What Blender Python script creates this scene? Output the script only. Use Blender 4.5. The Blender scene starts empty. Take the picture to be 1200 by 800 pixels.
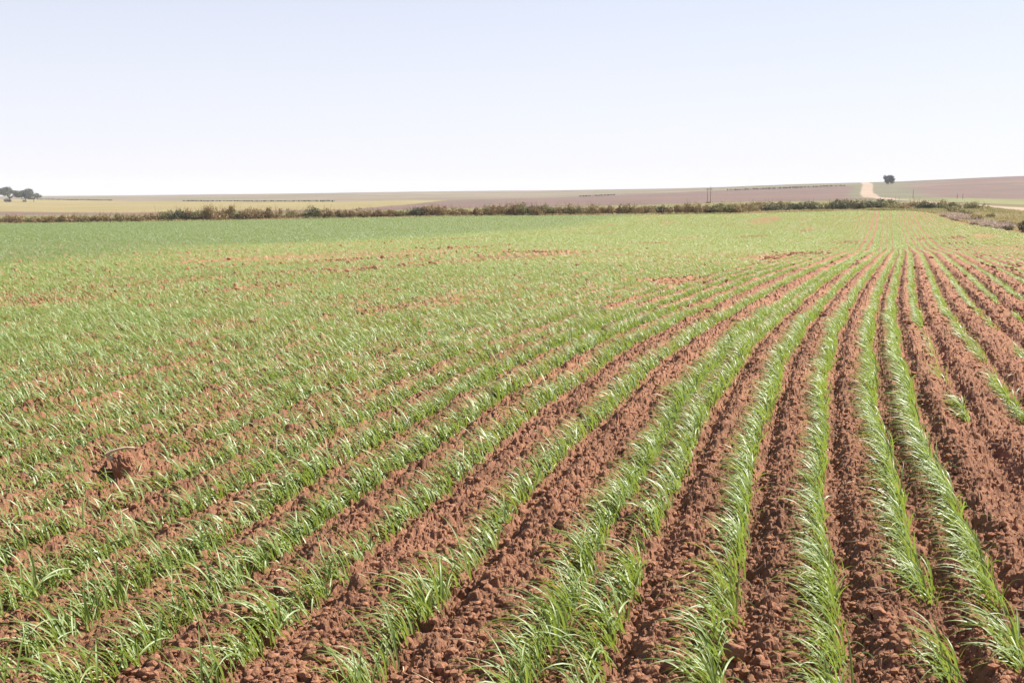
import bpy, math, random
import numpy as np

C = bpy.context.scene.collection
scene = bpy.context.scene
R = math.radians
rng = np.random.default_rng(11)
random.seed(5)

# ------------------------------------------------------------------ camera, sky, sun, exposure
CAM_H = 1.6
cam = bpy.data.cameras.new('camera')
cam.sensor_width = 36.0
cam.lens = 42.0
cam.clip_start = 0.05
cam.clip_end = 20000
co = bpy.data.objects.new('camera', cam)
co.location = (0, 0, CAM_H)
co.rotation_euler = (R(90) - math.atan(175 / 1400), 0, 0)
C.objects.link(co)
scene.camera = co

SUN_EL, SUN_AZ = R(47), R(63)            # azimuth measured from +Y (view direction) towards +X
world = bpy.data.worlds.new('World')
scene.world = world
world.use_nodes = True
wt = world.node_tree
sky = wt.nodes.new('ShaderNodeTexSky')
sky.sky_type = 'NISHITA'
sky.sun_disc = False
sky.sun_elevation = SUN_EL
sky.sun_rotation = SUN_AZ
sky.altitude = 0
sky.air_density = 0.7
sky.dust_density = 0.6
sky.ozone_density = 3.5
bg = wt.nodes['Background']
bg.inputs['Strength'].default_value = 0.066
veil = wt.nodes.new('ShaderNodeMix')            # thin high haze: pale lavender over the whole sky
veil.data_type = 'RGBA'
tcw = wt.nodes.new('ShaderNodeTexCoord')
spw = wt.nodes.new('ShaderNodeSeparateXYZ')
wt.links.new(tcw.outputs['Generated'], spw.inputs[0])
mrw = wt.nodes.new('ShaderNodeMapRange')         # the veil thins out well above the skyline
mrw.inputs[1].default_value = 0.0
mrw.inputs[2].default_value = 0.55
mrw.inputs[3].default_value = 0.92
mrw.inputs[4].default_value = 0.0
wt.links.new(spw.outputs[2], mrw.inputs[0])
wt.links.new(mrw.outputs[0], veil.inputs[0])
veil.inputs[7].default_value = (6.6, 6.5, 6.95, 1)
wt.links.new(sky.outputs[0], veil.inputs[6])
wt.links.new(veil.outputs[2], bg.inputs[0])

sl = bpy.data.lights.new('sun', 'SUN')
sl.energy = 5.0
sl.angle = R(0.53)
sl.color = (1.0, 0.95, 0.86)
so = bpy.data.objects.new('sun', sl)
so.location = (60, 40, 90)
so.rotation_euler = (R(90) - SUN_EL, 0, -SUN_AZ + math.pi)
so.rotation_mode = 'XYZ'
C.objects.link(so)
from mathutils import Vector
sd = Vector((math.sin(SUN_AZ) * math.cos(SUN_EL), math.cos(SUN_AZ) * math.cos(SUN_EL), math.sin(SUN_EL)))
so.rotation_euler = sd.to_track_quat('Z', 'Y').to_euler()

scene.view_settings.view_transform = 'Standard'
scene.view_settings.look = 'None'
scene.view_settings.gamma = 1
scene.view_settings.exposure = 1.16
scene.render.engine = 'CYCLES'
cy = scene.cycles
cy.max_bounces = 6
cy.diffuse_bounces = 3
cy.glossy_bounces = 2
cy.transmission_bounces = 4
cy.volume_bounces = 1
cy.transparent_max_bounces = 6
cy.use_denoising = True
cy.denoiser = 'OPENIMAGEDENOISE'
cy.denoising_input_passes = 'RGB_ALBEDO_NORMAL'
cy.denoising_prefilter = 'ACCURATE'
cy.sample_clamp_indirect = 6

# ------------------------------------------------------------------ helpers
def material(name, rough=0.9, spec=0.2):
    m = bpy.data.materials.new(name)
    m.use_nodes = True
    b = m.node_tree.nodes['Principled BSDF']
    b.inputs['Roughness'].default_value = rough
    b.inputs['Specular IOR Level'].default_value = spec
    return m, m.node_tree, b

def node(nt, kind, **kw):
    n = nt.nodes.new(kind)
    for k, v in kw.items():
        setattr(n, k, v)
    return n

def mixcol(nt, fac, a, b, blend='MIX'):
    n = nt.nodes.new('ShaderNodeMix')
    n.data_type = 'RGBA'
    n.blend_type = blend
    for sock, v in ((n.inputs[0], fac), (n.inputs[6], a), (n.inputs[7], b)):
        if isinstance(v, (int, float)):
            sock.default_value = v
        elif isinstance(v, tuple):
            sock.default_value = (*v, 1)
        else:
            nt.links.new(v, sock)
    return n.outputs[2]

def ramp(nt, src, a, b, lo=0.0, hi=1.0):
    n = nt.nodes.new('ShaderNodeMapRange')
    nt.links.new(src, n.inputs[0])
    n.inputs[1].default_value = a
    n.inputs[2].default_value = b
    n.inputs[3].default_value = lo
    n.inputs[4].default_value = hi
    return n.outputs[0]

def noise_node(nt, vec, scale, detail=4, rough=0.6):
    n = nt.nodes.new('ShaderNodeTexNoise')
    n.inputs['Scale'].default_value = scale
    n.inputs['Detail'].default_value = detail
    n.inputs['Roughness'].default_value = rough
    nt.links.new(vec, n.inputs['Vector'])
    return n.outputs['Fac']

def new_mesh(name, V, faces, mat=None, smooth=True, col=None):
    """V (n,3); faces: (m,k) array of quads or triangles; col (n,4) point colours."""
    me = bpy.data.meshes.new(name)
    V = np.ascontiguousarray(V, np.float32)
    faces = np.ascontiguousarray(faces, np.int32)
    m, k = faces.shape
    me.vertices.add(len(V))
    me.vertices.foreach_set('co', V.ravel())
    me.loops.add(m * k)
    me.loops.foreach_set('vertex_index', faces.ravel())
    me.polygons.add(m)
    me.polygons.foreach_set('loop_start', np.arange(0, m * k, k, dtype=np.int32))
    me.polygons.foreach_set('use_smooth', np.full(m, smooth, bool))
    if col is not None:
        a = me.attributes.new('tint', 'FLOAT_COLOR', 'POINT')
        a.data.foreach_set('color', np.ascontiguousarray(col, np.float32).ravel())
    me.update(calc_edges=True)
    if mat:
        me.materials.append(mat)
    return me

def link(name, me, parent=None, loc=None, label=None, cat=None, group=None, kind=None):
    o = bpy.data.objects.new(name, me)
    C.objects.link(o)
    if parent:
        o.parent = parent
    if loc is not None:
        o.location = loc
    for k, v in (('label', label), ('category', cat), ('group', group), ('kind', kind)):
        if v:
            o[k] = v
    return o

def hsh(i, j, seed):
    i = np.asarray(i, np.int64).astype(np.uint64)
    j = np.asarray(j, np.int64).astype(np.uint64)
    h = i * np.uint64(0x9E3779B97F4A7C15) + j * np.uint64(0xC2B2AE3D27D4EB4F) + np.uint64(seed * 7919 + 13)
    h ^= h >> np.uint64(31)
    h *= np.uint64(0xD6E8FEB86659FD93)
    h ^= h >> np.uint64(32)
    h *= np.uint64(0xD6E8FEB86659FD93)
    h ^= h >> np.uint64(29)
    return (h >> np.uint64(11)).astype(np.float64) / float(1 << 53)

def vnoise(x, y, seed=0):
    xi = np.floor(x); yi = np.floor(y)
    fx = x - xi; fy = y - yi
    fx = fx * fx * (3 - 2 * fx); fy = fy * fy * (3 - 2 * fy)
    a = hsh(xi, yi, seed); b = hsh(xi + 1, yi, seed); c_ = hsh(xi, yi + 1, seed); d = hsh(xi + 1, yi + 1, seed)
    return (a * (1 - fx) + b * fx) * (1 - fy) + (c_ * (1 - fx) + d * fx) * fy

def fbm(x, y, seed=0, n=4):
    s = 0; amp = 0.5; tot = 0
    for k in range(n):
        s = s + amp * vnoise(x * 2 ** k + 17.3 * k, y * 2 ** k - 9.1 * k, seed + k)
        tot += amp
        amp *= 0.5
    return s / tot

def sstep(a, b, x):
    t = np.clip((x - a) / (b - a), 0, 1)
    return t * t * (3 - 2 * t)

# ------------------------------------------------------------------ lie of the land (metres; camera stands at the origin)
ZK = [0, 4, 8, 11, 18, 25, 35, 48, 58, 70, 86, 110, 134, 155, 175, 230, 400, 600, 900, 1300, 2500, 6000]
TK = np.array([-.60, -.43, 0, .3, .43, .60])
LL = [0, 0, .03, .05, -.03, -.15, -.4, -.75, -1.0, -1.3, -1.6, -2.05, -2.4, -2.7, -2.9, -3.4, -4.7, -5.4, -4.9, -4.9, -6, -10]
MM = [0, 0, .05, .07, -.05, -.18, -.45, -.75, -1.02, -1.3, -1.6, -1.85, -1.88, -1.8, -1.7, -2.0, -3.0, -1.8, -.3, 3.0, 1, -10]
RR = [0, 0, .05, .085, -.08, -.22, -.5, -.87, -1.3, -1.75, -1.9, -1.94, -1.37, -.84, -.6, -.5, -.4, 1.6, 8.7, 8.5, 4, -8]
R2 = [0, 0, .05, .085, -.08, -.22, -.5, -.87, -1.25, -1.5, -1.6, -1.6, -1.3, -.95, -.75, -.9, -2.1, 2.0, 13.2, 12, 6, -8]
TAB = np.array([LL, LL, MM, RR, R2, R2], float)
LZ = np.log(np.array(ZK) + 3.0)

def pchip_slopes(x, y):
    h = np.diff(x); d = np.diff(y) / h; m = np.zeros_like(y)
    for i in range(1, len(x) - 1):
        if d[i - 1] * d[i] > 0:
            w1 = 2 * h[i] + h[i - 1]; w2 = h[i] + 2 * h[i - 1]
            m[i] = (w1 + w2) / (w1 / d[i - 1] + w2 / d[i])
    m[0] = d[0]; m[-1] = d[-1]
    return m
SLP = np.array([pchip_slopes(LZ, r) for r in TAB])

def _prof(k, i, u, h):
    y0 = TAB[k, i]; y1 = TAB[k, i + 1]; m0 = SLP[k, i] * h; m1 = SLP[k, i + 1] * h
    return y0 * (1 + 2 * u) * (1 - u) ** 2 + m0 * u * (1 - u) ** 2 + y1 * u * u * (3 - 2 * u) + m1 * u * u * (u - 1)

def ground(X, Y):
    X = np.asarray(X, float); Y = np.asarray(Y, float)
    Z = np.clip(Y, 0, 5999)
    t = np.clip(X / np.maximum(Z, 1.), -.599, .599)
    lz = np.log(Z + 3.0)
    i = np.clip(np.searchsorted(LZ, lz, side='right') - 1, 0, len(LZ) - 2)
    h = LZ[i + 1] - LZ[i]; u = (lz - LZ[i]) / h
    j = np.clip(np.searchsorted(TK, t, side='right') - 1, 0, len(TK) - 2)
    f = (t - TK[j]) / (TK[j + 1] - TK[j])
    f = f * f * (3 - 2 * f) * .5 + f * .5
    return _prof(j, i, u, h) * (1 - f) + _prof(j + 1, i, u, h) * f

# drill rows: all follow one common curve cc(Y) and differ by their offset u
_ck = [(0, .235), (5, .236), (7, .255), (9, .276), (12, .30), (16, .316), (22, .331), (45, .331), (70, .315), (200, .305)]
_zz = np.linspace(0, 400, 40001)
_s = np.interp(_zz, *zip(*_ck))
_cc = np.concatenate([[0], np.cumsum((_s[1:] + _s[:-1]) / 2 * np.diff(_zz))])
def cc(z):
    return np.interp(z, _zz, _cc)

near_rows = [-2.62, -2.25, -1.86, -1.36, -.83, -.62, -.21, .19, .57, .84, 1.17, 1.59, 2.02, 2.45, 2.90, 3.42]
rows = list(near_rows)
u = -2.62
while u > -150:
    u -= (0.375 if u > -3.2 else .325) + random.uniform(-.05, .05) * (1 if u > -3.2 else .5)
    rows.append(u)
u = 3.42
while u < 24:
    u += 0.40 + random.uniform(-.02, .02)
    rows.append(u)
rows = np.array(sorted(rows))
NR = len(rows)
FIELD_END = ([-260, -90, -35, 0, 15, 28, 45, 60, 400], [176, 172, 167, 168, 162, 153.5, 156.5, 156, 156])
RIGHT_EDGE = ([0, 60, 94, 109, 117, 128, 143, 151, 165, 400], [27, 31, 40.2, 44.3, 45.6, 47.3, 51.2, 52, 52, 52])

def in_field(X, Y):
    return (Y < np.interp(X, *FIELD_END) - .6) & (X < np.interp(Y, *RIGHT_EDGE) - .3)

# per-row starts on the bare right-hand side: (u, full from, thin from, single tufts)
starts = {.57: (4.55, 4.5, [(3.75, 4.05)]), .84: (4.45, 4.4, [(3.8, 4.3)]),
          1.17: (14.2, 9.4, [(8.05, 8.6)]), 1.59: (15.2, 10.7, [(8.0, 9.7)]),
          2.02: (17.5, 14.0, [(10.8, 11.4)]), 2.45: (18.4, 18.2, [(15.0, 15.6)]),
          2.90: (19.2, 18.6, []), 3.42: (21.5, 20.5, [(17.2, 17.8)])}
patches = [(-3.5, 24, .62, 1.6, 1), (-13.6, 46, 1.6, 2.2, .8), (-14.7, 74, 1.6, 3, .7), (-10.7, 94, 1.7, 4, .85),
           (-24, 98, 3, 4, .7), (-12, 18, .8, 1.5, .6), (-13, 26, .5, 7, .6), (-12, 30, .45, 6, .7), (-19, 55, 1.2, 5, .6),
           (-2.9, 48, .9, 4, .8), (-2.6, 83, 1.7, 4, .85), (-3.5, 41, .45, 4, .8), (-10.2, 20.6, .5, 1.3, .6),
           (-6.85, 13.7, .35, 1, .8), (-6.1, 16.4, .35, 1.3, .8), (4.4, 77, 1.2, 3, .6), (4.4, 88, 2.2, 3, .5),
           (-3.8, 6.75, .33, .35, .95), (-4.2, 6.0, .3, .5, .7), (-5.1, 8.7, .3, .6, .7), (-16, 36, .5, 9, .6), (-28, 80, 2, 5, .5),
           (-8.1, 110, 2.5, 3, .5), (-2.0, 138, 9, 1.6, .75), (-15.5, 134, 7, 1.2, .6)]

def lush(X, Y):
    uu = X - cc(Y)
    edge = -24 - 9.5 * sstep(33, 62, Y) - 2.5 * (vnoise(Y * .09, uu * .05, 71) - .5)
    return 1 - sstep(-3.5, 3.5, uu - edge + 5 * (fbm(uu * .3, Y * .06, 73, 3) - .5))

def density(U, Y):
    """how many seedlings stand at row offset U, distance Y (1 = a full row)"""
    X = U + cc(Y)
    d = np.ones_like(Y)
    # rows on the left are gappy
    leftness = sstep(-1.0, -2.2, U)
    n = vnoise(Y * 2.3, U * 7.7, 3) * .6 + vnoise(Y * 6.1, U * 9.1, 4) * .4
    gap = 1 - sstep(.30, .55, n)
    d *= 1 - gap * (.28 + .30 * leftness) * (1 - .6 * sstep(7, 20, Y))
    d *= 1 + .10 * leftness * sstep(9, 6, Y) + .28 * leftness * sstep(7, 10, Y) * sstep(40, 25, Y)
    rowv = .82 + .36 * hsh(np.round(U * 50), 0, 9)
    d *= rowv + (1 - rowv) * .75 * sstep(50, 80, Y)
    # clumps with gaps where the near rows thin out
    for ru, z1 in ((-.62, 6.2), (-.21, 5.2), (-1.36, 5.4), (-1.86, 5.0)):
        m = (np.abs(U - ru) < .05) & (Y < z1)
        cl = sstep(.30, .48, vnoise(Y * 4.3 + ru * 31, U * 0 + ru * 3, 6))
        d = np.where(m, d * (.30 + .80 * cl) * (.75 if ru == -.62 else 1), d)
    # wandering bare streaks along the drill direction
    st = fbm(U * .55, Y * .045, 21, 3)
    d *= 1 - .75 * sstep(.62, .74, st) * sstep(9, 16, Y)
    st2 = fbm(U * 1.6, Y * .22, 41, 2)
    d *= 1 - .6 * sstep(.68, .8, st2) * sstep(-3, -5, U)
    for pu, pz, du, dz, s in patches:
        q = ((U - pu) / du) ** 2 + ((Y - pz) / dz) ** 2
        q = q * (.65 + .8 * vnoise(U * 2.1 / max(du, .4), Y * 2.3 / max(dz, .5), 55))
        d *= 1 - s * (1 - .30 * (pz > 40)) * (1 - sstep(.05, 1.8, q))
    d = d * (1 - .9 * lush(X, Y)) + 1.1 * .9 * lush(X, Y)
    # the bare strip on the right
    for ru, (zf, zt, tufts) in starts.items():
        m = np.abs(U - ru) < .05
        f = sstep(zf - .15, zf + .15, Y)
        k = np.maximum(f, {1.17: .10, 1.59: .38}.get(ru, .28) * (Y > zt) * (vnoise(Y * 3.1, Y * 0 + ru, 8) > .38))
        for a, b in tufts:
            k = np.maximum(k, .8 * ((Y > a) & (Y < b)))
        d = np.where(m, d * k, d)
    far = U > 3.6
    d = np.where(far, d * sstep(21, 23, Y - (U - 3.6) * 1.2), d)
    return d

# ------------------------------------------------------------------ ground sheet
def clods(X, Y, s, seed, p, lo, hi, amp):
    """heightfield of half-buried lumps on a jittered lattice of pitch s"""
    x = X / s; y = Y / s
    xi = np.floor(x); yi = np.floor(y)
    out = np.zeros_like(x)
    for dx in (-1, 0, 1):
        for dy in (-1, 0, 1):
            cx = xi + dx; cy_ = yi + dy
            h1 = hsh(cx, cy_, seed); h2 = hsh(cx, cy_, seed + 1); h3 = hsh(cx, cy_, seed + 2); h4 = hsh(cx, cy_, seed + 3)
            r = lo + (hi - lo) * h3 * h3
            a = h4 * 6.283
            ex = x - cx - h1; ey = y - cy_ - h2
            rx = (ex * np.cos(a) + ey * np.sin(a)) / (r * (.75 + .5 * h1))
            ry = (-ex * np.sin(a) + ey * np.cos(a)) / (r * (1.25 - .5 * h1))
            q = 1 - (rx * rx + ry * ry)
            hgt = np.where((h4 < p) & (q > 0), np.minimum(np.sqrt(np.maximum(q, 0)), .55 + .4 * h2 + .35 * rx * (h1 - .5)) * r * s * amp, 0)
            out = np.maximum(out, hgt)
    return out

def row_gap(X, Y):
    """distance in metres to the nearest drill row and the row's position"""
    uu = X - cc(np.clip(Y, 0, 390))
    k = np.clip(np.searchsorted(rows, uu), 1, NR - 1)
    a = uu - rows[k - 1]; b = rows[k] - uu
    return np.where(a < b, a, -b), rows[k] - rows[k - 1]

def soil_relief(X, Y):
    d, wdt = row_gap(X, Y)
    ridge = .055 * sstep(.02, .17, np.abs(d)) - .022 * np.exp(-((d - .075) / .045) ** 2)
    fade = 1 - sstep(60, 90, Y)
    wx = X + .03 * (vnoise(X * 14, Y * 14, 81) - .5) + .012 * (vnoise(X * 45, Y * 45, 83) - .5)
    wy = Y + .03 * (vnoise(X * 14, Y * 14, 82) - .5) + .012 * (vnoise(X * 45, Y * 45, 84) - .5)
    z = clods(wx, wy, .17, 100, .17, .12, .30, 1.0)
    z = np.maximum(z, clods(wx, wy, .09, 110, .38, .14, .46, 1.1) + .3 * z)
    z = np.maximum(z, clods(wx, wy, .048, 120, .72, .18, .54, 1.25) + .5 * z)
    z = np.maximum(z, clods(wx, wy, .026, 130, .95, .24, .58, 1.35) + .75 * z)
    z = z + .007 * (vnoise(wx * 95, wy * 95, 170) - .5)
    z = z + .05 * (fbm(X * 3.1, Y * 3.1, 140, 3) - .5) + .030 * (fbm(X * 16, Y * 16, 150, 4) - .5)
    z = z + ridge * (.45 + 1.1 * vnoise(X * 3.2, Y * 3.2, 160))
    return (z - .03) * fade

# land cover, laid out in plan
def poly(X, pts):
    return np.interp(X, [p[0] for p in pts], [p[1] for p in pts])
ROAD = [(50, 60), (60, 110), (66, 140), (71, 166), (77, 198), (88, 250), (99, 288), (131, 438), (165, 560), (196, 665), (226, 765), (262, 900), (330, 1200)]
def road_x(Y):
    return np.interp(Y, [p[1] for p in ROAD], [p[0] for p in ROAD])
DARKLINE = [(-900, 1300), (-437, 1061), (-242, 774), (-134, 630), (-80, 575), (-33, 576), (23, 636), (81, 706), (116, 713), (152, 715), (186, 730), (212, 737)]
STRIPTOP = [(-300, 330), (-124, 292), (-84, 268), (-59, 276), (-34, 286), (0, 345), (26, 355), (48, 335), (64, 330), (100, 275)]
YELLOWBOT = [(-400, 520), (-163, 385), (-104, 330), (-73, 342), (-45, 330), (-37, 312)]
SOIL = np.array((.295, .146, .086))
COL = dict(grass=(.36, .33, .14), strip=(.40, .38, .15), yellow=(.53, .43, .19), tan=(.44, .35, .25), mauve=(.32, .21, .17),
           greygreen=(.30, .28, .17), road=(.74, .55, .40), verge=(.37, .32, .15), palegreen=(.40, .40, .16), brown=(.24, .155, .12))
COL = {k: np.array(v) * .465 for k, v in COL.items()}

def land_cover(X, Y):
    n = X.shape
    c = np.broadcast_to(SOIL, n + (3,)).copy()
    def put(mask, key):
        nonlocal c
        m = np.clip(mask, 0, 1)[..., None]
        c = c * (1 - m) + COL[key] * m
    wob = 1 + .05 * (fbm(X * .013, Y * .013, 201, 3) - .5)
    Yw = Y * wob
    fe = np.interp(X, *FIELD_END)
    beyond = sstep(-1, 1, Y - fe)
    put(beyond, 'grass')
    rx = road_x(Y)
    left = X < rx
    # left of the road, back to the skyline
    dl = poly(X, DARKLINE); st = poly(X, STRIPTOP); yb = poly(X, YELLOWBOT)
    put(beyond * left * sstep(0, 8, Yw - fe - 6) * .7, 'strip')
    put(beyond * left * sstep(-6, 6, Yw - st), 'mauve')
    ym = (X < -31)
    edge = np.interp(X, [-400, -42, -31], [300, 440, 570])
    put(ym * left * sstep(-8, 8, Yw - np.maximum(yb, np.where(X > -44, edge, 0))), 'yellow')
    put(left * sstep(-6, 8, Yw - dl), 'tan')
    put(left * (Yw > dl) * sstep(.45, .6, fbm(X * .012, Y * .02, 205, 3)) * .7, 'greygreen')
    put(left * (Yw > dl) * sstep(100, 190, X) * .8, 'greygreen')
    put(left * beyond * sstep(11, 6, rx - X) * sstep(210, 260, Y), 'greygreen')
    # right of the road
    rgt = ~left
    put(rgt * sstep(-2, 2, X - np.interp(Y, *RIGHT_EDGE)), 'verge')
    q = X - rx
    put(rgt * sstep(300, 330, Yw) * (Yw < 345 + 0 * X), 'brown')
    put(rgt * sstep(340, 352, Yw), 'palegreen')
    put(rgt * sstep(455, 475, Yw + .12 * (X - 200)), 'mauve')
    put(rgt * sstep(34, 16, q) * sstep(380, 430, Y), 'greygreen')
    put(rgt * sstep(735, 770, Yw - .9 * (X - 240)) * .6, 'greygreen')
    put(rgt * sstep(.56, .64, fbm(X * .006, Y * .012, 209, 3)) * sstep(480, 560, Y) * .5, 'tan')
    put(rgt * (Y > 205) * (Y < 330) * sstep(.5, .6, fbm(X * .05, Y * .03, 207, 3)) * .7, 'brown')
    # verge between field and road
    put(left * sstep(0, 1.2, X - np.interp(Y, *RIGHT_EDGE)) * (Y > 60) * sstep(20, 0, Y - fe - 30), 'verge')
    c = c * np.where(beyond > .5, .82 + .36 * fbm(X * .010 + 3, Y * .07, 213, 4) , 1)[..., None]
    rw = 3.2 + .5 * (vnoise(Y * .05, Y * 0, 211) - .5)
    put(sstep(rw + .6, rw - .6, np.abs(q)) * (Y > 55), 'road')
    return c

fan = np.arange(-R(33), R(33), .0009)
rest = np.linspace(R(33), 2 * math.pi - R(33), 66)
ang = np.concatenate([fan, rest])
rr = [.25, .8, 1.4, 2.0, 2.5, 2.9, 3.15]
while rr[-1] < 60:
    rr.append(rr[-1] + max(.006, rr[-1] ** 2 / (1.6 * 1195) * 1.0))
while rr[-1] < 300:
    rr.append(rr[-1] * 1.013)
while rr[-1] < 1400:
    rr.append(rr[-1] * 1.009)
while rr[-1] < 2200:
    rr.append(rr[-1] * 1.08)
rr = np.array(rr)
AA, RRg = np.meshgrid(ang, rr)
GX = RRg * np.sin(AA); GY = RRg * np.cos(AA)
GZ = ground(GX, GY)
GZ += (GY > 175) * .25 * sstep(175, 260, GY) * (fbm(GX * .02, GY * .02, 301, 3) - .5) * 2
nearm = (RRg < 95) & (np.abs(AA) < R(34))
GZ[nearm] += soil_relief(GX[nearm], GY[nearm])
cover = land_cover(GX, GY)
nr, nc = GX.shape
V = np.stack([GX, GY, GZ], -1).reshape(-1, 3)
ii, jj = np.meshgrid(np.arange(nr - 1), np.arange(nc), indexing='ij')
j2 = (jj + 1) % nc
F = np.stack([ii * nc + jj, ii * nc + j2, (ii + 1) * nc + j2, (ii + 1) * nc + jj], -1).reshape(-1, 4)
F = F[:, ::-1]
gm, nt, b = material('red_earth', .95, .12)
at = node(nt, 'ShaderNodeAttribute', attribute_name='tint')
geo = node(nt, 'ShaderNodeNewGeometry')
P = geo.outputs['Position']
n1 = noise_node(nt, P, 1.3, 4)
n2 = noise_node(nt, P, 26, 5, .7)
n3 = noise_node(nt, P, .035, 5)
f = ramp(nt, n1, .3, .7, .74, 1.16)
f2 = ramp(nt, n2, .3, .72, .78, 1.22)
f3 = ramp(nt, n3, .35, .65, .88, 1.1)
mm = node(nt, 'ShaderNodeMath', operation='MULTIPLY'); nt.links.new(f, mm.inputs[0]); nt.links.new(f2, mm.inputs[1])
m2 = node(nt, 'ShaderNodeMath', operation='MULTIPLY'); nt.links.new(mm.outputs[0], m2.inputs[0]); nt.links.new(f3, m2.inputs[1])
vm = node(nt, 'ShaderNodeVectorMath', operation='SCALE')
nt.links.new(at.outputs['Color'], vm.inputs[0]); nt.links.new(m2.outputs[0], vm.inputs['Scale'])
# pale dry crumbs
n4 = noise_node(nt, P, 75, 3, .6)
dry = mixcol(nt, ramp(nt, n4, .58, .72, 0, .35), vm.outputs[0], (.46, .28, .19))
nt.links.new(dry, b.inputs['Base Color'])
n5 = noise_node(nt, P, 130, 6, .75)
bp = node(nt, 'ShaderNodeBump'); bp.inputs['Strength'].default_value = .8; bp.inputs['Distance'].default_value = .012
nt.links.new(n5, bp.inputs['Height']); nt.links.new(bp.outputs[0], b.inputs['Normal'])
me = new_mesh('ground', V, F, gm, True, np.concatenate([cover.reshape(-1, 3), np.ones((nr * nc, 1))], 1))
sm_flags = np.ones(len(F), bool)
sm_flags[(np.repeat(rr[:-1], nc) < 30)] = False      # crumbly facets where the tilth is close
me.polygons.foreach_set('use_smooth', sm_flags)
link('ground', me, kind='structure')

# ------------------------------------------------------------------ seedlings
lm, nt, b = material('seedling_leaf', .48, .66)
at = node(nt, 'ShaderNodeAttribute', attribute_name='tint')
sp = node(nt, 'ShaderNodeSeparateColor'); nt.links.new(at.outputs['Color'], sp.inputs[0])
base = mixcol(nt, sp.outputs[1], (.148, .220, .034), (.232, .290, .078))
tip = mixcol(nt, sp.outputs[1], (.138, .212, .036), (.212, .277, .078))
c1 = mixcol(nt, ramp(nt, sp.outputs[0], .15, .7), base, tip)
stemc = mixcol(nt, ramp(nt, sp.outputs[0], .0, .22), (.24, .27, .075), c1)
c2 = mixcol(nt, sp.outputs[2], stemc, (.090, .155, .038))
yel = node(nt, 'ShaderNodeMath', operation='MULTIPLY')      # a few blades have dried tips
nt.links.new(ramp(nt, sp.outputs[1], .90, .96), yel.inputs[0]); nt.links.new(ramp(nt, sp.outputs[0], .45, .85), yel.inputs[1])
c2 = mixcol(nt, yel.outputs[0], c2, (.46, .38, .16))
nt.links.new(c2, b.inputs['Base Color'])
tr = node(nt, 'ShaderNodeBsdfTranslucent')
tcol = mixcol(nt, .55, c2, (.38, .48, .05))
nt.links.new(tcol, tr.inputs['Color'])
mx = node(nt, 'ShaderNodeMixShader'); mx.inputs[0].default_value = .34
nt.links.new(b.outputs[0], mx.inputs[1]); nt.links.new(tr.outputs[0], mx.inputs[2])
nt.links.new(mx.outputs[0], nt.nodes['Material Output'].inputs['Surface'])

def blades(base, length, width, seg, r, lush_=None, fold=False, wind=math.pi, spread=.70, bend=(1.0, 2.1), lean=(.08, .75)):
    """curved leaf blades bent over by the wind; base (n,3)"""
    n = len(base)
    az = wind + r.normal(0, spread, n)
    a0 = r.uniform(*lean, n)
    bd = r.uniform(*bend, n)
    pw = r.uniform(1.1, 2.0, n)
    tw = r.normal(0, .45, n)
    s = np.linspace(0, 1, seg + 1)
    th = a0[:, None] + bd[:, None] * s[None, :] ** pw[:, None]
    dl = length[:, None] / seg
    thm = (th[:, 1:] + th[:, :-1]) / 2
    hx = np.concatenate([np.zeros((n, 1)), np.cumsum(np.sin(thm) * dl, 1)], 1)
    hz = np.concatenate([np.zeros((n, 1)), np.cumsum(np.cos(thm) * dl, 1)], 1)
    ca, sa = np.cos(az)[:, None], np.sin(az)[:, None]
    # azimuth drifts a little along the blade
    cx = base[:, 0:1] + hx * ca
    cyy = base[:, 1:2] + hx * sa
    cz = base[:, 2:3] + hz
    wd = np.minimum(1, .55 + s * 2.2) * (1 - s ** 2.2) + .02
    w = width[:, None] * .5 * wd[None, :]
    tws = tw[:, None] * (.4 + 1.1 * s[None, :])
    # side vector = horizontal perpendicular, rotated about the tangent by the twist
    nx = np.cos(th) * ca; ny = np.cos(th) * sa; nz = -np.sin(th)
    sx = -sa * np.cos(tws) + nx * np.sin(tws)
    sy = ca * np.cos(tws) + ny * np.sin(tws)
    sz = nz * np.sin(tws)
    Ls = np.stack([cx - sx * w, cyy - sy * w, cz - sz * w], -1)
    Rs = np.stack([cx + sx * w, cyy + sy * w, cz + sz * w], -1)
    if fold:
        dz = w * .42
        Mid = np.stack([cx + nx * dz, cyy + ny * dz, cz + nz * dz - 0 * dz], -1)
        VV = np.stack([Ls, Mid, Rs], 2)
        k = 3
    else:
        VV = np.stack([Ls, Rs], 2)
        k = 2
    VV = VV.reshape(-1, 3)
    st = (seg + 1) * k
    fa = []
    for i in range(seg):
        for j in range(k - 1):
            fa.append([i * k + j, i * k + j + 1, (i + 1) * k + j + 1, (i + 1) * k + j])
    fa = np.array(fa)
    FF = (np.arange(n)[:, None, None] * st + fa[None]).reshape(-1, 4)
    g = r.uniform(0, 1, n)
    col = np.ones((n, seg + 1, k, 4))
    col[..., 0] = s[None, :, None]
    col[..., 1] = g[:, None, None]
    col[..., 2] = 0 if lush_ is None else lush_[:, None, None]
    return VV, FF, col.reshape(-1, 4)

def row_points(z0, z1, pitch, r, lat=.52):
    """every candidate plant position along every row between two distances"""
    us, ys = [], []
    for u0 in rows:
        a = max(z0, 0.0)
        # keep the part of the row that lies inside the view fan (with a margin)
        zz = np.arange(a, z1, pitch)
        zz = zz + r.uniform(-.5, .5, len(zz)) * pitch
        X = u0 + cc(zz)
        m = (np.abs(X) < lat * zz + .25)
        if m.any():
            us.append(np.full(m.sum(), u0)); ys.append(zz[m])
    U = np.concatenate(us); Y = np.concatenate(ys)
    X = U + cc(Y)
    m = in_field(X, Y)
    return U[m], Y[m]

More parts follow.
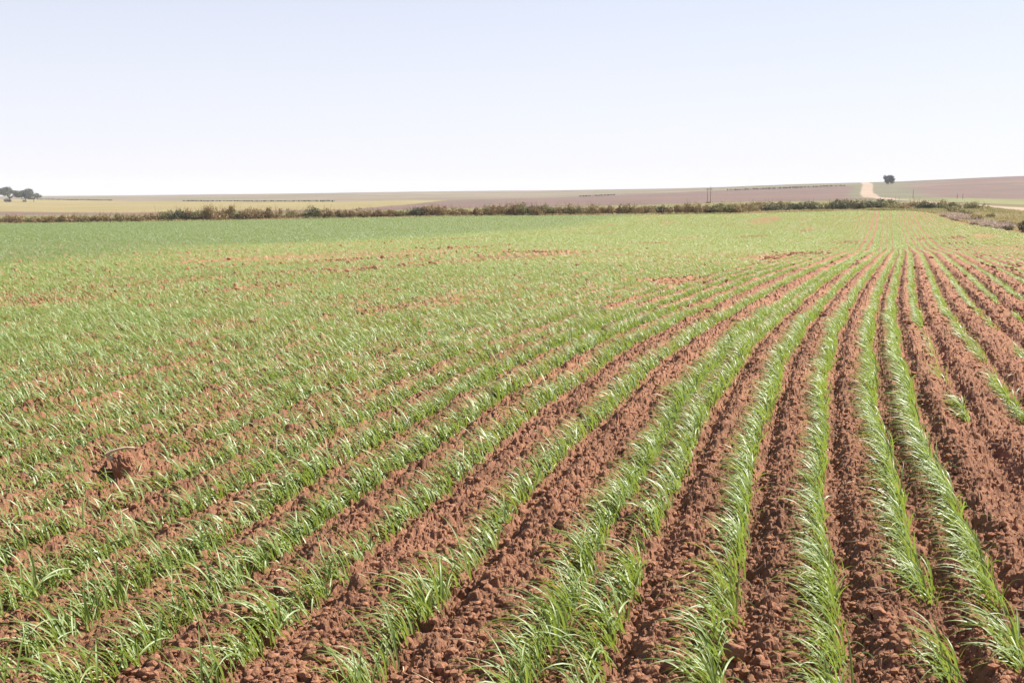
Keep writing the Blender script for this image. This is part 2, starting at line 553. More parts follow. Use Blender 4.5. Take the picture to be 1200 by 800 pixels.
def top_of_soil(X, Y):
    return ground(X, Y) + np.where(Y < 90, soil_relief(X, Y), 0)

Z_IND = 5.0
parts = []
def zone(z0, z1, pitch, per, seg, wid, hgt, seed, jit, jl):
    r = np.random.default_rng(seed)
    U, Y = row_points(z0, z1, pitch, r)
    d = density(U, Y)
    cnt = np.floor(per * d + r.uniform(0, 1, len(d))).astype(int)
    cnt = np.maximum(cnt, 0)
    idx = np.repeat(np.arange(len(U)), cnt)
    n = len(idx)
    y = Y[idx] + r.uniform(-.5, .5, n) * jl
    x = U[idx] + cc(y) + r.normal(0, 1, n) * (jit + .028 * sstep(-2.4, -4.0, U[idx]) * sstep(6, 9, y)) + .018 * np.sin(y * 1.7 + U[idx] * 5)
    vig = .80 + .34 * vnoise(y * .9, U[idx] * 3.3, 61)
    lu = lush(x, y)
    z = top_of_soil(x, y) - .012
    L = r.uniform(.12, .34, n) * vig * hgt * (1 + .15 * lu)
    W = r.uniform(.0055, .0095, n) * wid
    parts.append(blades(np.stack([x, y, z], 1), L, W, seg, r, lu))
    print('zone', z0, z1, n)

zone(Z_IND, 9, .030, 8.0, 6, 1.05, .82, 1, .014, .03)
zone(9, 16, .045, 11.5, 5, 1.05, .74, 2, .020, .05)
zone(16, 34, .09, 24, 3, 1.1, .56, 3, .018, .09)
zone(34, 70, .20, 40, 2, 1.45, .50, 4, .030, .2)
zone(70, 178, .40, 34, 2, 2.9, .56, 5, .072, .40)
off = 0
VS, FS, CS = [], [], []
for v, f_, c_ in parts:
    VS.append(v); FS.append(f_ + off); CS.append(c_); off += len(v)
me = new_mesh('seedling_rows', np.concatenate(VS), np.concatenate(FS), lm, True, np.concatenate(CS))
link('seedling_rows', me, kind='stuff', label='green cereal seedlings in long drill rows out to the hedge', cat='crop')
del VS, FS, CS, parts

# the nearest clumps, each a plant of its own
def clump_mesh(k, n):
    r = np.random.default_rng(500 + k)
    bx = r.normal(0, .020, n); by = r.uniform(-.035, .035, n)
    L = r.uniform(.13, .33, n); W = r.uniform(.0058, .0100, n)
    v, f_, c_ = blades(np.stack([bx, by, np.zeros(n)], 1), L, W, 9, r, None, fold=True, spread=.75)
    # one or two short upright shoots
    m = r.integers(1, 3)
    v2, f2_, c2_ = blades(np.stack([r.normal(0, .012, m), r.uniform(-.03, .03, m), np.zeros(m)], 1), r.uniform(.09, .17, m), r.uniform(.004, .007, m), 6, r, None, fold=True, spread=1.5, bend=(.1, .7))
    return new_mesh('seedling_clump', np.concatenate([v, v2]), np.concatenate([f_, f2_ + len(v)]), lm, True, np.concatenate([c_, c2_]))
full_meshes = [clump_mesh(k, 13) for k in range(18)]
thin_meshes = [clump_mesh(40 + k, 7) for k in range(10)]
row_words = {-2.62: 'the sparse seventh row from the fullest one, counting leftward', -2.25: 'the gappy sixth row counting leftward from the fullest one',
             -1.86: 'the fifth row counting leftward from the fullest one', -1.36: 'the fourth row leftward from the fullest, beside wide bare soil',
             -.83: 'the left one of the two rows set close together', -.62: 'the right one of the two rows set close together',
             -.21: 'the row next leftward of the fullest one', .19: 'the fullest row, right of the middle',
             .57: 'the row next rightward of the fullest one', .84: 'the last row before the broad bare soil'}
r = np.random.default_rng(77)
cand = []
for u0 in rows:
    if u0 > 3 or u0 < -6:
        continue
    y = 3.62
    while y < Z_IND:
        x = u0 + float(cc(y))
        if abs(x) < .47 * y + .1:
            d = float(density(np.array([u0]), np.array([y]))[0])
            if d > .16 + .10 * r.random():
                cand.append((y, u0, d))
        y += .062 + r.uniform(-.008, .008)
cand.sort()
cand = cand[:300]
Z_LAST = cand[-1][0]
print('clumps', len(cand), 'out to', Z_LAST)
for y, u0, d in cand:
    x = u0 + float(cc(y)) + r.normal(0, .012)
    z = float(top_of_soil(np.array([x]), np.array([y]))[0]) - .012
    me = full_meshes[r.integers(18)] if d > .62 else thin_meshes[r.integers(10)]
    key = min(near_rows, key=lambda q: abs(q - u0))
    w = row_words.get(key) if abs(key - u0) < .01 else None
    if w is None:
        w = 'the leftmost near rows, wind-bent and patchy'
    o = link('seedling_clump', me, None, (x, y, z), 'nearest leaning green seedlings of ' + w, 'seedling', 'clumps of ' + w)
    s = r.uniform(.82, 1.12)
    o.scale = (s, s * r.choice([-1, 1]), s * r.uniform(.92, 1.08))
    o.rotation_euler = (0, 0, r.normal(0, .16))

# ------------------------------------------------------------------ loose clods, straw
sm, nt, b = material('clod_earth', .95, .12)
tc = node(nt, 'ShaderNodeNewGeometry')
P = tc.outputs['Position']
a = noise_node(nt, P, 30, 5, .7)
cb = mixcol(nt, ramp(nt, a, .3, .7), (.25, .118, .068), (.41, .205, .122))
nt.links.new(cb, b.inputs['Base Color'])
a2 = noise_node(nt, P, 120, 6, .75)
bp = node(nt, 'ShaderNodeBump'); bp.inputs['Strength'].default_value = .8; bp.inputs['Distance'].default_value = .012
nt.links.new(a2, bp.inputs['Height']); nt.links.new(bp.outputs[0], b.inputs['Normal'])

import bmesh
def lump(seed, sub, rough=.28):
    bm = bmesh.new()
    bmesh.ops.create_icosphere(bm, subdivisions=sub, radius=1)
    r = np.random.default_rng(seed)
    P0 = np.array([v.co[:] for v in bm.verts])
    Fc = np.array([[v.index for v in f.verts] for f in bm.faces])
    bm.free()
    d = np.ones(len(P0))
    # chop with random planes: angular, broken faces
    for _ in range(9):
        n = r.normal(0, 1, 3); n /= np.linalg.norm(n)
        h = r.uniform(.55, .9)
        t = P0 @ n
        d = np.minimum(d, np.where(t > 1e-3, h / np.maximum(t, 1e-3), 9))
    d = d * (1 + rough * (fbm(P0[:, 0] * 2.3 + P0[:, 2] * 1.7 + 9, P0[:, 1] * 2.3 - P0[:, 2] * 1.1 + 9, seed, 4) - .5) * 2)
    return P0 * d[:, None] * np.array([1, r.uniform(.7, 1.0), r.uniform(.6, .85)]), Fc

lumps = [lump(900 + k, 1, .4) for k in range(24)]
r = np.random.default_rng(31)
VS, FS, off = [], [], 0
n_small = 26000
# crumbs thin out with distance
yy = 3.55 + 13 * r.random(n_small) ** 1.7
xx = r.uniform(-.48, .48, n_small) * yy
dd, _ = row_gap(xx, yy)
keep = (np.abs(dd) > .04)
zz = top_of_soil(xx, yy)
for x, y, z in zip(xx[keep], yy[keep], zz[keep]):
    v, f_ = lumps[r.integers(24)]
    s = .006 + .020 * r.random() ** 2.6
    a = r.uniform(0, 6.28)
    ca, sa = math.cos(a), math.sin(a)
    M = np.array([[ca, -sa, 0], [sa, ca, 0], [0, 0, 1]])
    VS.append(v @ M.T * s + np.array([x, y, z + s * .15])); FS.append(f_ + off); off += len(v)
# coarser clods farther out, thickest where the crop has failed
for (za, zb, nn, s0, s1) in ((14, 34, 9000, .020, .050), (30, 110, 9000, .035, .10)):
    yy = za + (zb - za) * r.random(nn) ** 1.2
    xx = r.uniform(-.47, .47, nn) * yy
    uu = xx - cc(yy)
    bare = np.zeros(nn)
    for pu, pz, du, dz, st in patches:
        bare = np.maximum(bare, np.exp(-(((uu - pu) / du) ** 2 + ((yy - pz) / dz) ** 2)))
    bare = np.maximum(bare, (uu > .95) * (yy < 34) * .6)
    ok = in_field(xx, yy) & (r.random(nn) < .22 + bare)
    xx, yy = xx[ok], yy[ok]
    # pull a share of them into the patches themselves
    ex, ey = [], []
    for pu, pz, du, dz, st in patches:
        if za <= pz <= zb:
            m = int((60 + 40 * du * dz) * (1 if pz < 40 else .5))
            y_ = r.normal(pz, dz * .5, m); u_ = r.normal(pu, du * .5, m)
            ex.append(u_ + cc(y_)); ey.append(y_)
    if ex:
        xx = np.concatenate([xx] + ex); yy = np.concatenate([yy] + ey)
    zz = top_of_soil(xx, yy)
    for x, y, z in zip(xx, yy, zz):
        v, f_ = lumps[r.integers(24)]
        sz = s0 + (s1 - s0) * r.random() ** 2
        VS.append(v[:, [1, 0, 2]] * sz + np.array([x, y, z + sz * .1])); FS.append(f_[:, ::-1] + off); off += len(v)
me = new_mesh('soil_crumbs', np.concatenate(VS), np.concatenate(FS), sm, False)
link('soil_crumbs', me, kind='stuff', label='small red soil crumbs strewn between the rows', cat='soil')

clod_meshes = []
for k in range(10):
    v, f_ = lump(1200 + k, 4, .22)
    clod_meshes.append(new_mesh('soil_clod', v, f_, sm, True))
def put_clod(x, y, s, k, label, group=None, rz=0.0, sc=(1, 1, 1), lift=.25):
    z = float(top_of_soil(np.array([x]), np.array([y]))[0])
    o = link('soil_clod', clod_meshes[k], None, (x, y, z + s * lift), label, 'soil clod', group)
    o.scale = (s * sc[0], s * sc[1], s * sc[2]); o.rotation_euler = (0, 0, rz)
    return o
def block_mesh():
    bm = bmesh.new()
    bmesh.ops.create_cube(bm, size=2)
    bmesh.ops.subdivide_edges(bm, edges=bm.edges[:], cuts=14, use_grid_fill=True)
    P0 = np.array([v.co[:] for v in bm.verts])
    P0 = P0 / (np.abs(P0) ** 4).sum(1)[:, None] ** (1 / 4.0)
    P0[:, 0] *= 1 - .16 * (P0[:, 2] < 0) * -P0[:, 2]
    n = fbm(P0[:, 0] * 1.9 + P0[:, 2] * 1.3 + 7, P0[:, 1] * 1.9 - P0[:, 2] * 1.6 + 7, 55, 5) - .5
    n = n + .35 * (fbm(P0[:, 0] * 6 + P0[:, 2] * 3.1, P0[:, 1] * 6 - P0[:, 2] * 5, 56, 3) - .5)
    P0 = P0 * (1 + .75 * n)[:, None]
    for v, p in zip(bm.verts, P0):
        v.co = p
    me = bpy.data.meshes.new('soil_clod')
    bm.to_mesh(me); bm.free()
    me.materials.append(sm)
    return me
clod_meshes.append(block_mesh())
big = put_clod(-2.2, 6.61, .057, 10, 'large upright brown clod under the pale curved root in the left seedlings', None, .25, (.95, .85, 1.35), 1.15)
put_clod(.77, 3.98, .055, 3, 'wedge-shaped clod lying leftward of the fullest row at the near edge', None, 2.2, (1.0, .8, 1.25), .4)
put_clod(2.35, 7.0, .045, 5, 'dark roundish clod standing alone between the two rows by the bare soil', None, 1.0)
put_clod(-1.42, 7.6, .05, 6, 'dark clod half hidden among seedlings farther back than the root', None, .3)
k = 0
for _ in range(400):
    y = 3.7 + 8 * r.random() ** 1.4
    x = r.uniform(-.42, .42) * y
    d, _w = row_gap(np.array([x]), np.array([y]))
    if abs(d[0]) < .09:
        continue
    side = 'on the bare soil rightward of the last full row' if x - cc(y) > .95 else ('in the wide gaps between the middle rows' if x - cc(y) > -1.6 else 'among the patchy rows in the left part of the field')
    put_clod(x, y, .018 + .022 * r.random() ** 2, int(r.integers(10)), 'loose red brown clod lying ' + side, 'loose clods ' + side, r.uniform(0, 6.28))
    k += 1
    if k >= 110:
        break

# pale root curving over the big clod
def tube(pts, rad, sides=7):
    pts = np.array(pts, float); n = len(pts)
    VV, FF = [], []
    for i in range(n):
        t = pts[min(i + 1, n - 1)] - pts[max(i - 1, 0)]
        t /= np.linalg.norm(t)
        a = np.cross(t, (0, 0, 1.0))
        if np.linalg.norm(a) < 1e-3:
            a = np.array([1.0, 0, 0])
        a /= np.linalg.norm(a); b_ = np.cross(t, a)
        for k in range(sides):
            q = 2 * math.pi * k / sides
            VV.append(pts[i] + rad[i] * (a * math.cos(q) + b_ * math.sin(q)))
    for i in range(n - 1):
        for k in range(sides):
            FF.append([i * sides + k, i * sides + (k + 1) % sides, (i + 1) * sides + (k + 1) % sides, (i + 1) * sides + k])
    for e, rev in ((0, True), (n - 1, False)):
        c = len(VV); VV.append(pts[e])
        for k in range(sides):
            q = [e * sides + k, e * sides + (k + 1) % sides, c, c]
            FF.append(q[:3] + [c] if not rev else [q[1], q[0], c, c])
    return np.array(VV), np.array(FF)

def merge(lst):
    VV, FF, off = [], [], 0
    for v, f_ in lst:
        VV.append(v); FF.append(f_ + off); off += len(v)
    return np.concatenate(VV), np.concatenate(FF)

def quads_to_mesh(name, v, f_, mat, smooth=True, col=None):
    # quads whose last two corners coincide become triangles
    faces = [tuple(q[:3]) if q[2] == q[3] else tuple(q) for q in f_.tolist()]
    me = bpy.data.meshes.new(name)
    me.from_pydata(v.tolist(), [], faces)
    for p in me.polygons:
        p.use_smooth = smooth
    me.materials.append(mat)
    return me

def plain(name, c, rough=.8, spec=.25, scale=20, var=.25):
    m, nt, b = material(name, rough, spec)
    g = node(nt, 'ShaderNodeNewGeometry')
    n = noise_node(nt, g.outputs['Position'], scale, 4)
    lo = tuple(x * (1 - var) for x in c); hi = tuple(min(1, x * (1 + var)) for x in c)
    nt.links.new(mixcol(nt, ramp(nt, n, .3, .7), lo, hi), b.inputs['Base Color'])
    return m
rootm = plain('dry_root', (.50, .36, .24), .7, .3, 60)
bz = float(top_of_soil(np.array([-2.2]), np.array([6.62]))[0])
pts = [(-2.22, 6.60, bz + .10), (-2.245, 6.58, bz + .125), (-2.268, 6.575, bz + .145), (-2.274, 6.575, bz + .157), (-2.25, 6.58, bz + .172), (-2.21, 6.59, bz + .183), (-2.165, 6.60, bz + .190), (-2.125, 6.60, bz + .188)]
v, f_ = tube(pts, [.019, .017, .014, .012, .0095, .0085, .007, .005])
link('dry_root', quads_to_mesh('dry_root', v, f_, rootm), None, None, 'pale curved root sticking up over a big clod in the left seedlings', 'root')

strawm = plain('straw', (.55, .43, .28), .7, .3, 40)
ls = []
for _ in range(150):
    y = 3.7 + 12 * r.random() ** 1.5
    x = r.uniform(-.45, .45) * y
    z = float(top_of_soil(np.array([x]), np.array([y]))[0]) + .012
    a = r.uniform(0, 6.28); L = r.uniform(.02, .07)
    d = np.array([math.cos(a), math.sin(a), r.uniform(-.1, .25)])
    p = np.array([x, y, z])
    ls.append(tube([p - d * L, p + np.array([0, 0, .006 * r.random()]), p + d * L], [.0016, .0024, .0014], 5))
v, f_ = merge(ls)
link('straw_litter', quads_to_mesh('straw_litter', v, f_, strawm), kind='stuff', label='pale straw bits lying on the red soil', cat='straw')

# ------------------------------------------------------------------ bushes, hedge, verge
def leaf_mat(name, cols, rough=.6, trans=.25):
    m, nt, b = material(name, rough, .3)
    at = node(nt, 'ShaderNodeAttribute', attribute_name='tint')
    spc = node(nt, 'ShaderNodeSeparateColor'); nt.links.new(at.outputs['Color'], spc.inputs[0])
    c = mixcol(nt, ramp(nt, spc.outputs[0], 0, .5), cols[0], cols[1])
    c = mixcol(nt, ramp(nt, spc.outputs[0], .5, 1), c, cols[2])
    nt.links.new(c, b.inputs['Base Color'])
    t = node(nt, 'ShaderNodeBsdfTranslucent'); nt.links.new(c, t.inputs['Color'])
    mx = node(nt, 'ShaderNodeMixShader'); mx.inputs[0].default_value = trans
    nt.links.new(b.outputs[0], mx.inputs[1]); nt.links.new(t.outputs[0], mx.inputs[2])
    nt.links.new(mx.outputs[0], nt.nodes['Material Output'].inputs['Surface'])
    return m
M_brown = leaf_mat('brown_leaves', ((.18, .115, .060), (.32, .215, .100), (.32, .28, .11)))
M_dark = leaf_mat('dark_leaves', ((.045, .052, .026), (.090, .096, .040), (.17, .145, .065)), trans=.15)
M_olive = leaf_mat('olive_leaves', ((.13, .13, .050), (.23, .215, .080), (.34, .27, .12)))
M_pale = leaf_mat('dead_stems', ((.36, .26, .21), (.52, .41, .34), (.32, .22, .15)))
M_acacia = leaf_mat('acacia_leaves', ((.060, .080, .050), (.10, .12, .07), (.16, .16, .10)), trans=.2)
M_hilltree = leaf_mat('gum_leaves', ((.035, .050, .032), (.055, .070, .042), (.08, .09, .05)), trans=.15)
M_bark = plain('bark', (.16, .12, .09), .9, .2, 3)
M_wood = plain('weathered_wood', (.22, .17, .13), .85, .2, 6)
M_metal = plain('dull_steel', (.35, .35, .36), .5, .5, 6)

def leaf_cloud(r, lobes, n, size, tone=.5):
    """leaf-sized faces scattered through and over ellipsoid lobes (cx,cy,cz,rx,ry,rz)"""
    w = np.array([l[3] * l[4] + l[3] * l[5] for l in lobes]); w = w / w.sum()
    k = r.choice(len(lobes), n, p=w)
    L = np.array(lobes)[k]
    d = r.normal(0, 1, (n, 3)); d /= np.linalg.norm(d, axis=1)[:, None]
    rad = r.uniform(.45, 1.05, n) ** .6
    c = L[:, :3] + d * rad[:, None] * L[:, 3:]
    c[:, 2] = np.maximum(c[:, 2], .02)
    t = r.normal(0, 1, (n, 3)); t /= np.linalg.norm(t, axis=1)[:, None]
    nrm = d + r.normal(0, .6, (n, 3))
    b2 = np.cross(t, nrm); b2 /= np.linalg.norm(b2, axis=1)[:, None]
    s = size * r.uniform(.6, 1.4, n)[:, None]
    VV = np.stack([c - t * s, c + b2 * s * .5, c + t * s, c - b2 * s * .5], 1).reshape(-1, 3)
    FF = np.arange(n * 4).reshape(n, 4)
    lobe_t = r.uniform(-.25, .25, len(lobes))[k]
    g = np.clip(tone + lobe_t + r.normal(0, .2, n), 0, 1)
    col = np.ones((n, 4, 4)); col[..., 0] = g[:, None]
    return VV, FF, col.reshape(-1, 4)

def bush_mesh(k, mat, w=1.5, h=1.25, n=900, size=.085, name='hedge_bush', flat=1.0):
    r = np.random.default_rng(2000 + k)
    lobes = []
    for _ in range(r.integers(7, 11)):
        a = r.uniform(0, 6.28); q = r.uniform(0, .75) * w
        hh = h * r.uniform(.45, 1.0) * (1 - .35 * q / w)
        rx = r.uniform(.25, .45) * w * .8
        lobes.append((math.cos(a) * q, math.sin(a) * q, hh * .55, rx, rx, hh * .48))
    v, f_, c_ = leaf_cloud(r, lobes, n, size)
    # a few shoots that stand out of the outline
    m = 26
    a = r.uniform(0, 6.28, m); q = r.uniform(0, .9, m) * w
    bs = np.stack([np.cos(a) * q, np.sin(a) * q, r.uniform(.1, .5, m) * h], 1)
    v2, f2, c2 = blades(bs, r.uniform(.5, .95, m) * h, np.full(m, size * .35), 3, r, None, spread=3, bend=(.1, .9), lean=(0, .6))
    c2[:, 0] = np.repeat(r.uniform(.2, 1, m), 8)
    return new_mesh(name, np.concatenate([v, v2]), np.concatenate([f_, f2 + len(v)]), mat, False, np.concatenate([c_, c2]))
B_brown = [bush_mesh(k, M_brown) for k in range(5)]
B_dark = [bush_mesh(20 + k, M_dark) for k in range(4)]
B_olive = [bush_mesh(40 + k, M_olive) for k in range(4)]
def put_bush(lst, x, y, w, h, label, group, r, name='hedge_bush', cat='bush'):
    o = link(name, lst[r.integers(len(lst))], None, (x, y, float(ground(x, y)) - .03), label, cat, group)
    o.scale = (w / 1.5, w / 1.5, h / 1.25); o.rotation_euler = (0, 0, r.uniform(0, 6.28))
    return o
r = np.random.default_rng(404)
HX = [-130, -90, -35, 0, 15, 28]; HY = [177, 173.5, 169, 170, 165, 157]
x = -100.0
while x < 30:
    y = np.interp(x, HX, HY)
    g = fbm(np.array([x * .07]), np.array([3.3]), 88, 3)[0]
    tall = (.62 + .75 * fbm(np.array([x * .33]), np.array([7.7]), 91, 3)[0]) * (1.0 + .35 * sstep(-75, -40, x) + .45 * max(0, math.sin(x * .14 + 1)) ** 3)
    if x < -2:
        kind, wd = (B_brown, 'brown') if r.random() < .80 else ((B_dark, 'dark green') if r.random() < .45 else (B_olive, 'olive'))
    else:
        kind, wd = (B_brown, 'brown') if r.random() < .62 else ((B_dark, 'dark green') if r.random() < .38 else (B_olive, 'olive'))
    where = 'behind the dark green patch of crop' if x < -2 else 'behind the pale green middle of the field'
    put_bush(kind, x + r.uniform(-.3, .3), y + r.uniform(-.4, .9), r.uniform(1.5, 2.3), tall * r.uniform(1.0, 1.35), f'{wd} bush in the long hedge {where}', f'{wd} hedge bushes {where}', r)
    x += r.uniform(.75, 1.25)
# thicker scrub at the right-hand end of the hedge
for _ in range(62):
    x = r.uniform(28, 63); y = r.uniform(159, 174) - .02 * (x - 45) ** 2 * .5 + (2 if x > 52 else 0)
    if abs(x - 46) < 12 and 158 < y < 166 and r.random() < .55:
        put_bush(B_dark, x, y, r.uniform(1.6, 2.4), r.uniform(1.1, 1.6), 'dark green bush of the thick scrub beyond the far fan of rows', 'dark scrub bushes past the far rows', r)
    else:
        k2 = r.random()
        put_bush(B_olive if k2 < .6 else B_brown, x, y, r.uniform(1.4, 2.2), r.uniform(.9, 1.5), ('olive' if k2 < .6 else 'brown') + ' bush mixed into the thick scrub beyond the far rows', ('olive' if k2 < .6 else 'brown') + ' scrub bushes past the far rows', r)
for x, y, w, h in ((41.5, 157.6, .9, .95), (36.2, 158.6, 1.2, .9), (57, 162.5, 1.5, 1.3), (60.5, 165, 1.4, 1.2)):
    put_bush(B_dark, x, y, w, h, 'small dark bush at the foot of the thick scrub by the crop edge', 'small dark bushes at the crop edge', r)
# verge bushes
for x, y, w, h, lst, lab in ((46.5, 112.5, 1.2, 1.0, B_brown, 'rust brown bush in dry verge grass nearest the right edge'), (41.8, 95.6, 1.6, 1.3, B_dark, 'dark bush at the near end of the verge beside the crop'),
                           (43.0, 98.5, 1.3, 1.2, B_brown, 'tan brown bush just behind the near dark verge bush'), (48.9, 126.5, 1.0, .9, B_brown, 'brown bush beside the dead brush on the verge'),
                           (52.6, 139, 1.3, 1.1, B_olive, 'olive bush on the verge in front of the pale road'), (54.5, 147, 1.5, 1.2, B_olive, 'olive bush where the verge meets the thick scrub'),
                           (53.2, 133, .9, .8, B_olive, 'low olive bush halfway along the verge'), (42.4, 102.2, .9, .5, B_dark, 'low green weed clump at the crop edge by the verge')):
    put_bush(lst, x, y, w, h, lab, None, r, 'verge_bush')

def brush_pile(k, w, h):
    r = np.random.default_rng(3000 + k)
    m = 700
    a = r.uniform(0, 6.28, m); q = np.sqrt(r.uniform(0, 1, m))
    bs = np.stack([np.cos(a) * q * w, np.sin(a) * q * w * .5, np.zeros(m)], 1)
    v, f_, c_ = blades(bs, h * r.uniform(.5, 1.3, m) * (1.1 - .5 * q), np.full(m, .05), 3, r, None, spread=3, bend=(.2, 1.9), lean=(0, .7))
    c_[:, 0] = np.repeat(r.uniform(0, 1, m), 8)
    return new_mesh('dead_brush', v, f_, M_pale, False, c_)
BP = [brush_pile(k, 2.2, .85) for k in range(3)]
for i, (x, y, s, lab) in enumerate(((50.6, 139.5, .8, 'pale dead brush farthest along the verge, by the scrub'), (50.0, 134.5, 1.0, 'pale dead brush in the middle of the verge edge'),
                                    (48.6, 129, 1.1, 'largest heap of pale dead brush on the verge edge'), (46.6, 119.5, .9, 'pink grey dead brush between two brown verge bushes'),
                                    (45.6, 114.0, .9, 'pink grey dead brush in front of the rust brown bush'), (44.2, 107.5, .9, 'nearest pink grey dead brush on the verge edge'))):
    o = link('dead_brush', BP[i % 3], None, (x, y, float(ground(x, y)) - .02), lab, 'dead brush')
    o.scale = (s, s, s); o.rotation_euler = (0, 0, 1.35 + r.uniform(-.2, .2))

# dry verge grass
M_grass = leaf_mat('dry_grass', ((.27, .25, .095), (.42, .35, .15), (.48, .36, .20)))
r = np.random.default_rng(606)
n = 16000
yy = r.uniform(90, 215, n)
re = np.interp(yy, *RIGHT_EDGE); rd = road_x(yy) - 3.4
xx = re + .2 + (rd - re - .2) * r.random(n) ** 1.2
m1 = (xx < rd)
n2 = 9000
x2 = r.uniform(26, 72, n2); y2 = np.interp(x2, *FIELD_END) + .4 + 45 * r.random(n2) ** 1.6
m2 = (x2 < road_x(y2) - 3.4)
n3 = 7000
x3 = r.uniform(-105, 30, n3); y3 = np.interp(x3, HX, HY) + 1 + 30 * r.random(n3) ** 1.5
n4 = 2500
x4 = r.uniform(-105, 62, n4); y4 = np.interp(x4, *FIELD_END) - .3 + 1.6 * r.random(n4)
X = np.concatenate([xx[m1], x2[m2], x3, x4]); Y = np.concatenate([yy[m1], y2[m2], y3, y4])
per = 5
X = np.repeat(X, per) + r.normal(0, .12, len(X) * per); Y = np.repeat(Y, per) + r.normal(0, .12, len(Y) * per)
hh = .10 + .42 * fbm(X * .25, Y * .12, 95, 3)
v, f_, c_ = blades(np.stack([X, Y, ground(X, Y) - .02], 1), hh * r.uniform(.6, 1.2, len(X)), np.full(len(X), .045), 2, r, None, spread=1.6, bend=(.2, 1.2), lean=(0, .5))
tone = np.clip(fbm(X * .12, Y * .06, 97, 3) * 1.9 - .45 + r.normal(0, .18, len(X)), 0, 1)
c_[:, 0] = np.repeat(tone, 6)
link('verge_grass', new_mesh('verge_grass', v, f_, M_grass, False, c_), kind='stuff', label='dry tan grass along the verge and hedge', cat='grass')

# dark scrub lines between the far fields
r = np.random.default_rng(808)
px = np.array([p[0] for p in DARKLINE]); py = np.array([p[1] for p in DARKLINE])
n = 5200
X = r.uniform(-430, 212, n)
Y = np.interp(X, px, py) + r.normal(0, 1.6, n)
keep = fbm(X * .02, X * 0 + 2, 99, 4) > .49
X, Y = X[keep], Y[keep]
lob = np.stack([X, Y], 1)
s = r.uniform(.2, .5, len(X))
c0 = np.stack([X, Y, ground(X, Y) + r.uniform(.0, .5, len(X))], 1)
t = r.normal(0, 1, (len(X), 3)); t /= np.linalg.norm(t, axis=1)[:, None]
t2 = np.cross(t, r.normal(0, 1, (len(X), 3))); t2 /= np.linalg.norm(t2, axis=1)[:, None]
v = np.stack([c0 - t * s[:, None], c0 + t2 * s[:, None], c0 + t * s[:, None], c0 - t2 * s[:, None]], 1).reshape(-1, 3)
col = np.ones((len(X), 4, 4)); col[..., 0] = r.uniform(0, 1, len(X))[:, None]
link('far_scrub', new_mesh('far_scrub', v, np.arange(len(v)).reshape(-1, 4), M_dark, False, col.reshape(-1, 4)), kind='stuff', label='dark scrub lines between the far fields', cat='scrub')

# ------------------------------------------------------------------ trees
def make_tree(x, y, h, w, mat, lab, seed, gaps=.5, n=1800, size=.3, square=False, name='tree'):
    r = np.random.default_rng(seed)
    root = bpy.data.objects.new(name, None)
    C.objects.link(root)
    root.location = (x, y, float(ground(x, y)) - .1)
    root['label'] = lab; root['category'] = 'tree'
    limbs = []; lobes = []
    th = h * (.22 if not square else .12)
    limbs.append(tube([(0, 0, -.2), (.05, 0, th * .5), (0, .05, th)], [h * .035, h * .028, h * .024], 8))
    for k in range(15):
        a = k * 2.4 + r.uniform(-.4, .4); q = r.uniform(.35, 1.0) * w * .5
        e = np.array([math.cos(a) * q, math.sin(a) * q, h * (.30 + .55 * math.sqrt(max(0, 1 - (q / (w * .53)) ** 2)) * r.uniform(.35, 1.0)) if not square else h * r.uniform(.3, .85)])
        mid = np.array([e[0] * .45, e[1] * .45, th + (e[2] - th) * .6])
        limbs.append(tube([(0, 0, th * .9), mid, e], [h * .018, h * .011, h * .004], 6))
        rx = w * r.uniform(.16, .26)
        lobes.append((*e, rx, rx, h * r.uniform(.10, .18) if not square else h * .2))
        for _ in range(2):
            o = e + r.normal(0, .09 * w, 3) * np.array([1, 1, .5])
            lobes.append((*o, rx * .6, rx * .6, h * .07))
    if square:
        lobes = []
        for k in range(26):
            lobes.append((r.uniform(-.36, .36) * w, r.uniform(-.36, .36) * w, h * r.uniform(.18, .86), w * .16, w * .16, h * .14))
    v, f_ = merge(limbs)
    link('trunk', quads_to_mesh('trunk', v, f_, M_bark), root)
    v, f_, c_ = leaf_cloud(r, lobes, n, size)
    link('crown', new_mesh('crown', v, f_, mat, False, c_), root)
make_tree(-334, 800, 11.4, 13.0, M_acacia, 'tallest spreading grey green tree at the far left on the tan field', 1, n=4200, size=.42)
make_tree(-326, 806, 9.8, 11.0, M_acacia, 'middle one of the three far trees, lower and more open', 2, n=2800, size=.40)
make_tree(-318, 800, 7.0, 9.0, M_acacia, 'smallest sparse tree, rightmost of the three at far left', 3, n=1500, size=.36)
make_tree(236.5, 757, 5.9, 6.2, M_hilltree, 'dense dark block-shaped tree beside the road at the hilltop', 4, n=2400, size=.28, square=True)
make_tree(240.3, 762, 4.0, 3.6, M_hilltree, 'small low tree leaning out behind the block-shaped hilltop tree', 5, n=700, size=.26, square=True)
r = np.random.default_rng(909)
put_bush(B_dark, -334.5, 798, 4.2, 2.6, 'dark bush under the tallest far tree', None, r, 'field_bush')
put_bush(B_dark, -325, 802, 1.7, 1.5, 'small dark bush under the middle far tree', None, r, 'field_bush')

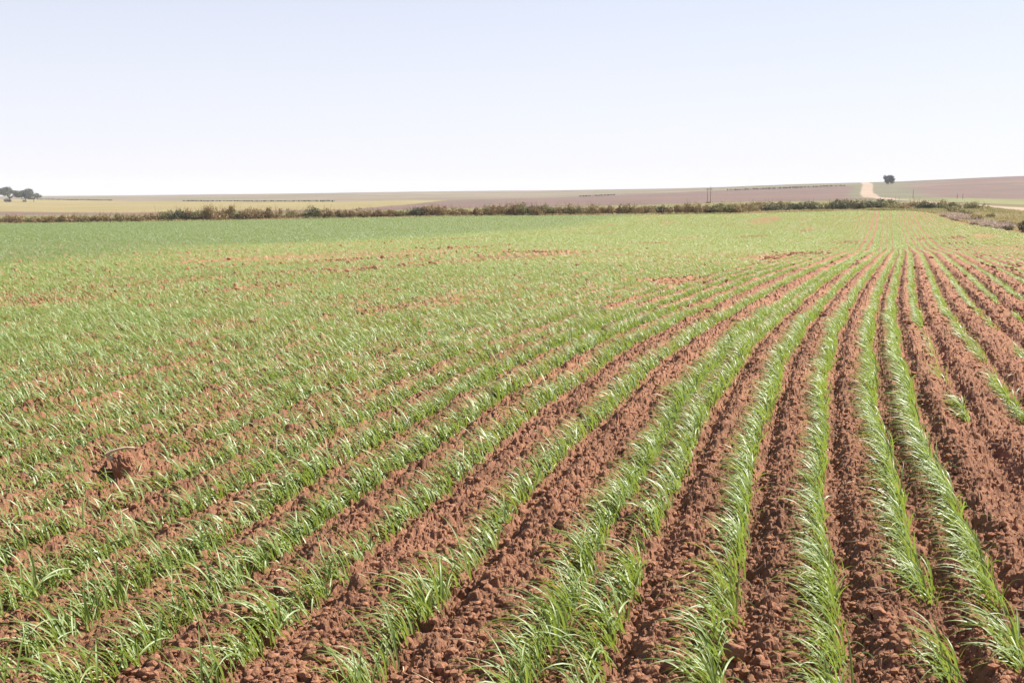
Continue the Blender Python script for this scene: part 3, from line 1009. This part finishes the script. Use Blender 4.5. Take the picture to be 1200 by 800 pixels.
# ------------------------------------------------------------------ power poles, posts
def box(cx, cy, cz, sx, sy, sz):
    v = np.array([[x, y, z] for x in (-1, 1) for y in (-1, 1) for z in (-1, 1)], float) * .5
    v = v * (sx, sy, sz) + (cx, cy, cz)
    f_ = np.array([[0, 1, 3, 2], [4, 6, 7, 5], [0, 4, 5, 1], [2, 3, 7, 6], [0, 2, 6, 4], [1, 5, 7, 3]])
    return v, f_
root = bpy.data.objects.new('power_pole', None); C.objects.link(root)
root.location = (52.4, 320, float(ground(52.4, 320)))
root['label'] = 'twin-post power pole with crossarm beyond the hedge before the mauve field'; root['category'] = 'power pole'
for sx in (-.42, .42):
    v, f_ = tube([(sx, 0, -.3), (sx, 0, 2), (sx, 0, 4.1 if sx < 0 else 4.5)], [.085, .075, .065], 8)
    link('pole', quads_to_mesh('pole', v, f_, M_wood), root)
v, f_ = box(0, -.13, 3.75, 1.7, .09, .11)
link('crossarm', new_mesh('crossarm', v, f_, M_wood, False), root)
for sx in (-.75, 0, .75):
    v, f_ = tube([(sx, -.13, 3.83), (sx, -.13, 3.95), (sx, -.13, 4.1)], [.04, .07, .03], 8)
    link('insulator', quads_to_mesh('insulator', v, f_, M_metal), root)
put_bush(B_brown, 52.0, 319, 1.1, .75, 'low brown bush at the foot of the twin-post power pole', None, r, 'field_bush')
for x, y, h, lab in ((144, 432, 3.2, 'lone wooden post in the field right of the hill road'), (166.5, 450, 2.2, 'left one of two wooden posts beyond the road at right'),
                     (168.6, 450, 2.2, 'right one of two wooden posts beyond the road at right')):
    v, f_ = tube([(0, 0, -.3), (0, 0, h * .6), (0, 0, h)], [.10, .09, .08], 8)
    link('wooden_post', quads_to_mesh('wooden_post', v, f_, M_wood), None, (x, y, float(ground(x, y))), lab, 'post')

# ------------------------------------------------------------------ haze: dusty air round the whole place
S = 2400
hv = np.array([[x, y, z] for x in (-S, S) for y in (-S, S) for z in (-14.0, 21.0)], float)
hf = np.array([[0, 1, 3, 2], [4, 6, 7, 5], [0, 4, 5, 1], [2, 3, 7, 6], [0, 2, 6, 4], [1, 5, 7, 3]])
hm = bpy.data.materials.new('haze_air'); hm.use_nodes = True
ht = hm.node_tree
for nn in list(ht.nodes):
    if nn.type != 'OUTPUT_MATERIAL':
        ht.nodes.remove(nn)
pv = ht.nodes.new('ShaderNodeVolumePrincipled')
pv.inputs['Color'].default_value = (.86, .90, 1.0, 1)
pv.inputs['Density'].default_value = .00015
pv.inputs['Anisotropy'].default_value = .0
hm.cycles.homogeneous_volume = True
ht.links.new(pv.outputs[0], ht.nodes['Material Output'].inputs['Volume'])
link('haze', new_mesh('haze', hv, hf, hm, False), kind='stuff', label='thin dusty haze over the whole plain', cat='haze')
